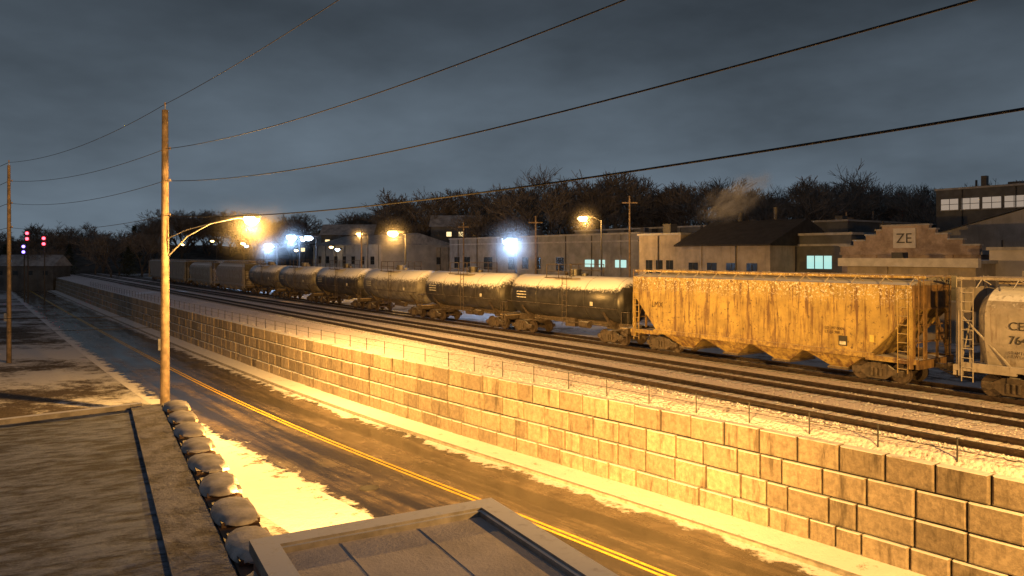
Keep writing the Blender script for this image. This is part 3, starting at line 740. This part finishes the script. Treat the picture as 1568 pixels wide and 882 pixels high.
def bld(name,T,s1,s0,dep,h,wall,feat=None,gable=None):
    b=MB(); L=s1-s0
    b.box(0,L,0,dep,-0.5,h,0)
    x=3.0
    while x<L-1:
        if R()<0.5: b.cyl((x,-0.08,-0.4),(x,-0.08,h-0.05),0.06,n=6,m=5)
        else: b.box(x-0.12,x+0.12,-0.10,0,-0.4,h-0.02,0)
        x+=U(4,7)
    if gable is None:
        b.box(-0.15,L+0.15,-0.15,dep+0.15,h,h+0.22,1)
        for i in range(max(1,int(L/5))):
            x=U(1,L-2); w=U(0.6,1.6); y=U(1.5,dep*0.6); b.box(x,x+w,y,y+w,h+0.22,h+0.22+U(0.4,1.1),5)
            if R()<0.6: 
                x=U(1,L-1); b.cyl((x,dep*0.4,h),(x,dep*0.4,h+U(0.8,2)),0.14,n=8,m=5)
    elif gable[0]=='x':
        r,mr=gable[1],gable[2]
        b.prism_x([(-0.4,h),(dep/2,r),(dep+0.4,h),(dep+0.4,h-0.15),(-0.4,h-0.15)],-0.3,L+0.3,mr)
    else:
        r,mr=gable[1],gable[2]
        b.prism_y([(0,h),(L/2,r-0.15),(L,h)],0.0,dep,0)
        b.add([(-0.4,-0.3,h-0.1),(L/2,-0.3,r),(L/2,dep+.3,r),(-0.4,dep+.3,h-0.1),(L+0.4,-0.3,h-0.1),(L+.4,dep+.3,h-0.1)],[(0,1,2,3),(1,4,5,2)],mr)
    if feat: feat(b,L)
    mats=list(BM); mats[0]=wall
    return b.make(name,mats,P(s1,T,0),TH)
def wins(b,x0,x1,n,z0,z1,w,m=2,frame=True):
    for i in range(n):
        x=x0+(x1-x0)*(i+0.5)/n
        b.box(x-w/2,x+w/2,-0.03,0.02,z0,z1,m)
        if frame:
            b.box(x-w/2-0.08,x+w/2+0.08,-0.13,-0.0,z0-0.12,z0-0.002,1)
            b.box(x-0.03,x+0.03,-0.06,-0.031,z0,z1,5); b.box(x-w/2,x+w/2,-0.058,-0.031,(z0+z1)/2-0.03,(z0+z1)/2+0.03,5)
def shop(b,L):
    c=L/2
    st_=[(5.6,6.3),(4.4,6.75),(3.3,7.2),(2.4,7.6),(1.9,7.95)]
    for i,(w,z) in enumerate(st_):
        b.box(c-w,c+w,-0.25-0.002*i,0.15+0.002*i,(5.6 if i==0 else st_[i-1][1]),z,8)
        nw=st_[i+1][0] if i<4 else 0
        for sg in (-1,1):
            b.box(*sorted((c+sg*nw,c+sg*(w+0.08))),-0.34,0.24,z,z+0.12,1)
    b.box(c-0.9,c+0.9,-0.36,-0.27,6.15,7.75,9)
    wins(b,0.6,L-0.6,4,1.4,3.6,1.6)
shop_o=bld('brick_workshop',62,37,25.8,16,5.6,M_bbrick,shop)
lb=label('ZE',shop_o,5.6,-0.40,6.55,1.15,M_dark,'sign_lettering'); lb.data.align_x='CENTER'
def annex(b,L):
    b.box(-0.4,L+0.4,-0.6,-0.15,4.75,5.35,9); wins(b,1,L-1,5,2.5,4.2,1.2)
bld('workshop_annex',54,31.8,22.8,7.6,5.0,M_tanw,annex)
def ware(b,L): wins(b,1,L-2,5,2.2,4.2,1.4); b.box(3,6.2,-0.05,0,-0.4,3.5,5)
bld('pale_warehouse',57,23.2,2,14,5.9,M_lightw,ware)
bld('gabled_shed',72,36,12,20,6.9,M_greyw,None,('y',10.3,6))
def mill(b,L):
    wins(b,0.4,L-0.5,13,11.0,12.3,1.95,7)
    b.box(4.2,4.8,2,2.6,13.7,15.0,5)
bld('mill_building',96,45,14,18,13.4,M_darkw,mill)
def dk(b,L):
    b.box(0.2,2.9,-0.03,0,4.3,5.5,3); b.box(4.2,6.7,-0.03,0,4.3,5.5,3)
    for x in (1.1,2.0,5.0,5.9): b.box(x-0.04,x+0.04,-0.06,-0.031,4.3,5.5,5)
    b.box(0,L,-0.14,0,6.4,6.6,1)
bld('dark_factory',64,45.9,37.3,18,7.4,M_darkw,dk)
def tn(b,L): wins(b,0.8,L-0.8,4,3.0,4.8,1.2); b.cyl((7.5,6,8),(7.5,6,10.4),0.22,n=10,m=5); b.cyl((3.2,6,8),(3.2,6,10.0),0.3,n=10,m=5)
bld('tan_factory',60,54,42.9,11,6.6,M_tanw,tn,('x',9.1,4))
bld('tan_block',62,61.7,55.5,12,7.75,M_tanw,lambda b,L:wins(b,0.8,L-0.8,3,3,5,1.0))
def lg(b,L):
    x=2.5
    while x<L-13:
        w=U(1.0,2.6)
        if R()<0.7: wins(b,x-w/2,x+w/2,1,3.4+U(-.3,.3),5.2,w)
        x+=w+U(0.8,2.2)
    for x0,w in ((L-10.5,1.9),(L-7.6,1.2),(L-4.4,2.1)): b.box(x0,x0+w,-0.03,0.0,3.9,4.9,3)
    b.box(0,L,-0.14,0,7.3,7.5,1)
bld('long_factory',70,117,69.7,26,8.3,M_greyw,lg)
bld('long_factory',85,100,50,26,9.6,M_darkw,None)
bld('low_warehouse',88,186,148,20,7.3,M_tanw,lambda b,L:wins(b,2,L-2,8,3.4,5.0,2))
bld('beige_warehouse',74,194,153,18,8.0,M_lightw,lambda b,L:wins(b,2,L-2,7,3.4,5.2,2),('x',10.6,6))
for (x,y,w,h,lit) in ((-14,190,12,14.5,1),(-10,230,16,13.5,1),(-45,210,14,13,1),(-60,240,14,11,1),(-130,205,16,4.6,0),(20,240,14,13,1)):
    b=MB(); b.box(-w/2,w/2,-4,4,-4,h-2,0)
    b.prism_x([(-4.5,h-2),(0,h+1),(4.5,h-2)],-w/2-0.4,w/2+0.4,1)
    for i in range(4):
        xx=-w/2+w*(i+0.5)/4; b.box(xx-0.6,xx+0.6,-4.05,-4.0,h-4.4,h-3.3,2 if (lit and R()<0.6) else 3)
    b.make('hillside_house',[M_darkw,M_sroof,M_lit_warm,M_glass],(x,y,0))
for (x,y,h) in ((14.0,90,12.6),(-23.5,118,9.5),(42,95,11),(3,96,10.5),(-8,125,11)):
    b=MB(); b.cyl((0,0,-0.4),(0,0,h),0.14,0.1,8); b.box(-0.9,0.9,-0.06,0.06,h-0.9,h-0.75)
    b.make('utility_pole',[M_wood],(x,y,0))
b=MB(); b.cyl((0,0,0),(0,0,19),0.2,0.1,6); b.cyl((0,0,19),(0,0,19.6),0.3,n=10,m=1); b.make('radio_mast',[M_dark,M_red],(111,170,0))

# distant hills and trees ---------------------------------------------------------------
hb=MB(); n=90
vs=[]
for i in range(n+1):
    a=math.radians(-75+150*i/n)
    rr=330
    x=math.sin(a)*rr; y=math.cos(a)*rr
    h=(9.5+3*noise.noise(Vector((i*0.13,0,0)))+1.2*noise.noise(Vector((i*0.7,3,0)))+ (3.5 if i>42 else 0.0))
    vs+=[(x*0.75,y*0.75,-4.5),(x*0.9,y*0.9,h*0.6),(x,y,h)]
fs=[]
for i in range(n):
    for j in range(2): fs.append((i*3+j,(i+1)*3+j,(i+1)*3+j+1,i*3+j+1))
hb.add(vs,fs,0,True)
hb.make('distant_hills',[mat('dark_hillside',(0.06,0.06,0.058),0.95,0.3,0.6)])
M_bark=mat('bare_branches',(0.09,0.078,0.066),0.9,1,0.35); M_twig=mat('bare_twigs',(0.18,0.16,0.14),0.9,1,0.35); M_needle=mat('conifer_needles',(0.03,0.045,0.033),0.9,1,0.35)
def bare_tree(seed,h):
    rnd=random.Random(seed); b=MB()
    def seg(p,q,r0,r1,lvl):
        if lvl<3: b.cyl(p,q,r0,r1,5,0,caps=False)
        else:
            d=(q-p); sd=d.cross(Vector((rnd.uniform(-1,1),rnd.uniform(-1,1),rnd.uniform(-1,1))))
            if sd.length<1e-5: return
            sd.normalize(); b.add([p-sd*r0,p+sd*r0,q+sd*r1,q-sd*r1],[(0,1,2,3)],1 if lvl>3 else 0)
    def grow(p,d,l,r,lvl):
        q=p+d*l; seg(p,q,r,r*0.7,lvl)
        if lvl>=7: return
        for i in range(3):
            nd=(d+Vector((rnd.uniform(-1,1),rnd.uniform(-1,1),rnd.uniform(-0.35,0.65)))*(0.8 if lvl else 0.6)).normalized()
            st_=p+d*l*(1.0 if i==0 else rnd.uniform(0.45,1.0))
            grow(st_,nd,l*rnd.uniform(0.64,0.86),max(r*0.6,0.034),lvl+1)
    grow(Vector((0,0,0)),Vector((0,0,1)),h*0.23,h*0.015,0)
    me=bpy.data.meshes.new('bare_tree_mesh'); me.from_pydata(b.v,[],b.f)
    me.materials.append(M_bark); me.materials.append(M_twig); me.polygons.foreach_set('material_index',b.m); me.update()
    return me,max(v[2] for v in b.v)
def conifer(seed,h):
    rnd=random.Random(seed); vs=[];fs=[]
    for i in range(1800):
        z=h*(0.1+0.9*rnd.random()); rad=(1-(z/h)**1.6)*h*0.33*(0.75+0.25*math.sin(z*1.7+seed))
        a=rnd.uniform(0,6.283); rr=rad*math.sqrt(rnd.random()); c=Vector((rr*math.cos(a),rr*math.sin(a),z))
        o=len(vs); s_=0.6
        for k in range(3): vs.append(tuple(c+Vector((rnd.uniform(-s_,s_),rnd.uniform(-s_,s_),rnd.uniform(-s_*0.6,s_*0.4)))))
        fs.append((o,o+1,o+2))
    me=bpy.data.meshes.new('conifer_mesh'); me.from_pydata(vs,[],fs); me.materials.append(M_needle); me.update(); return me,h
tm=[bare_tree(i,20) for i in range(7)]; cm=[conifer(50,20),conifer(51,20)]
root=bpy.data.objects.new('distant_tree_line',None); scene.collection.objects.link(root)
def put(me,zmax,x,y,z,h):
    o=bpy.data.objects.new('tree',me); scene.collection.objects.link(o); o.parent=root
    k=h/zmax; o.scale=(k*U(0.95,1.3),k*U(0.95,1.3),k); o.location=(x,y,z); o.rotation_euler=(0,0,U(0,6.28))
def row(k0,k1,ymin,ymax,hf,n,con=0.08,z=0):
    for i in range(n):
        k=k0+(k1-k0)*(i+R())/n; y=U(ymin,ymax); h=hf*y/190*U(0.76,1.16)+2
        if R()<con: me,zm=cm[int(R()*2)]; h*=0.85
        else: me,zm=tm[int(R()*7)]
        put(me,zm,k*y,y,z,h)
row(-0.06,0.74,165,215,23.5,32,0.07)
row(-0.06,0.74,225,290,19,40,0.05)
row(-0.17,-0.11,190,230,18,5,0.0)
row(-0.50,-0.06,230,300,12.5,40,0.1)
row(-0.80,-0.48,190,300,11.5,34,0.15,-3)

# steam drifting off a factory stack -- a small real volume
bpy.ops.mesh.primitive_ico_sphere_add(subdivisions=3,radius=1,location=(23.6,80,11.6))
o=bpy.context.object; o.name='steam_plume'; o.scale=(5.2,2.2,2.5); o.rotation_euler=(0,math.radians(-30),0)
m=bpy.data.materials.new('steam'); m.use_nodes=True; nt=m.node_tree; nt.nodes.clear()
out=nt.nodes.new('ShaderNodeOutputMaterial'); pvn=nt.nodes.new('ShaderNodeVolumePrincipled'); nt.links.new(pvn.outputs[0],out.inputs['Volume'])
pvn.inputs['Color'].default_value=(0.97,0.99,1.0,1)
v=coords(nt); nz=noi(nt,v,2.0,5,0.65)
ln=nt.nodes.new('ShaderNodeVectorMath'); ln.operation='LENGTH'; nt.links.new(v,ln.inputs[0])
fo=ramp(nt,ln.outputs['Value'],1.0,0.1)
nt.links.new(math_(nt,'MULTIPLY',math_(nt,'MULTIPLY',ramp(nt,nz,0.42,0.72),fo),1.3),pvn.inputs['Density'])
o.data.materials.append(m)

# world ---------------------------------------------------------------------------------
w=bpy.data.worlds.new('World'); scene.world=w; w.use_nodes=True; nt=w.node_tree
bg=nt.nodes['Background']
tc=nt.nodes.new('ShaderNodeTexCoord'); sp=nt.nodes.new('ShaderNodeSeparateXYZ'); nt.links.new(tc.outputs['Generated'],sp.inputs[0])
cr=nt.nodes.new('ShaderNodeValToRGB'); nt.links.new(sp.outputs[2],cr.inputs[0])
el=cr.color_ramp.elements; el[0].position=0.0; el[0].color=(0.135,0.178,0.222,1); el[1].position=0.5; el[1].color=(0.05,0.057,0.072,1)
e=el.new(0.12); e.color=(0.102,0.133,0.166,1); e=el.new(0.30); e.color=(0.043,0.056,0.071,1)
mp=nt.nodes.new('ShaderNodeMapping'); mp.inputs['Scale'].default_value=(1.2,1.2,3.0); mp.inputs['Rotation'].default_value=(0.2,0.35,0); nt.links.new(tc.outputs['Generated'],mp.inputs[0])
nz=noi(nt,mp.outputs[0],2.2,5,0.55)
f=nt.nodes.new('ShaderNodeMapRange'); nt.links.new(nz,f.inputs[0]); f.inputs[1].default_value=0.3; f.inputs[2].default_value=0.7; f.inputs[3].default_value=0.66; f.inputs[4].default_value=1.36
cc=nt.nodes.new('ShaderNodeVectorMath'); cc.operation='SCALE'; nt.links.new(cr.outputs[0],cc.inputs[0]); nt.links.new(f.outputs[0],cc.inputs['Scale'])
nt.links.new(cc.outputs[0],bg.inputs['Color']); bg.inputs['Strength'].default_value=1.0

# camera ----------------------------------------------------------------------------------
cd=bpy.data.cameras.new('camera'); cam=bpy.data.objects.new('camera',cd); scene.collection.objects.link(cam)
cam.location=(0,0,5.6); cam.rotation_euler=(math.radians(90),0,0)
cd.sensor_width=36; cd.lens=26.59; cd.shift_y=-0.0325; cd.clip_end=8000; cd.clip_start=0.1
scene.camera=cam
scene.view_settings.view_transform='Standard'
try: scene.view_settings.look='None'
except: pass
scene.view_settings.exposure=0
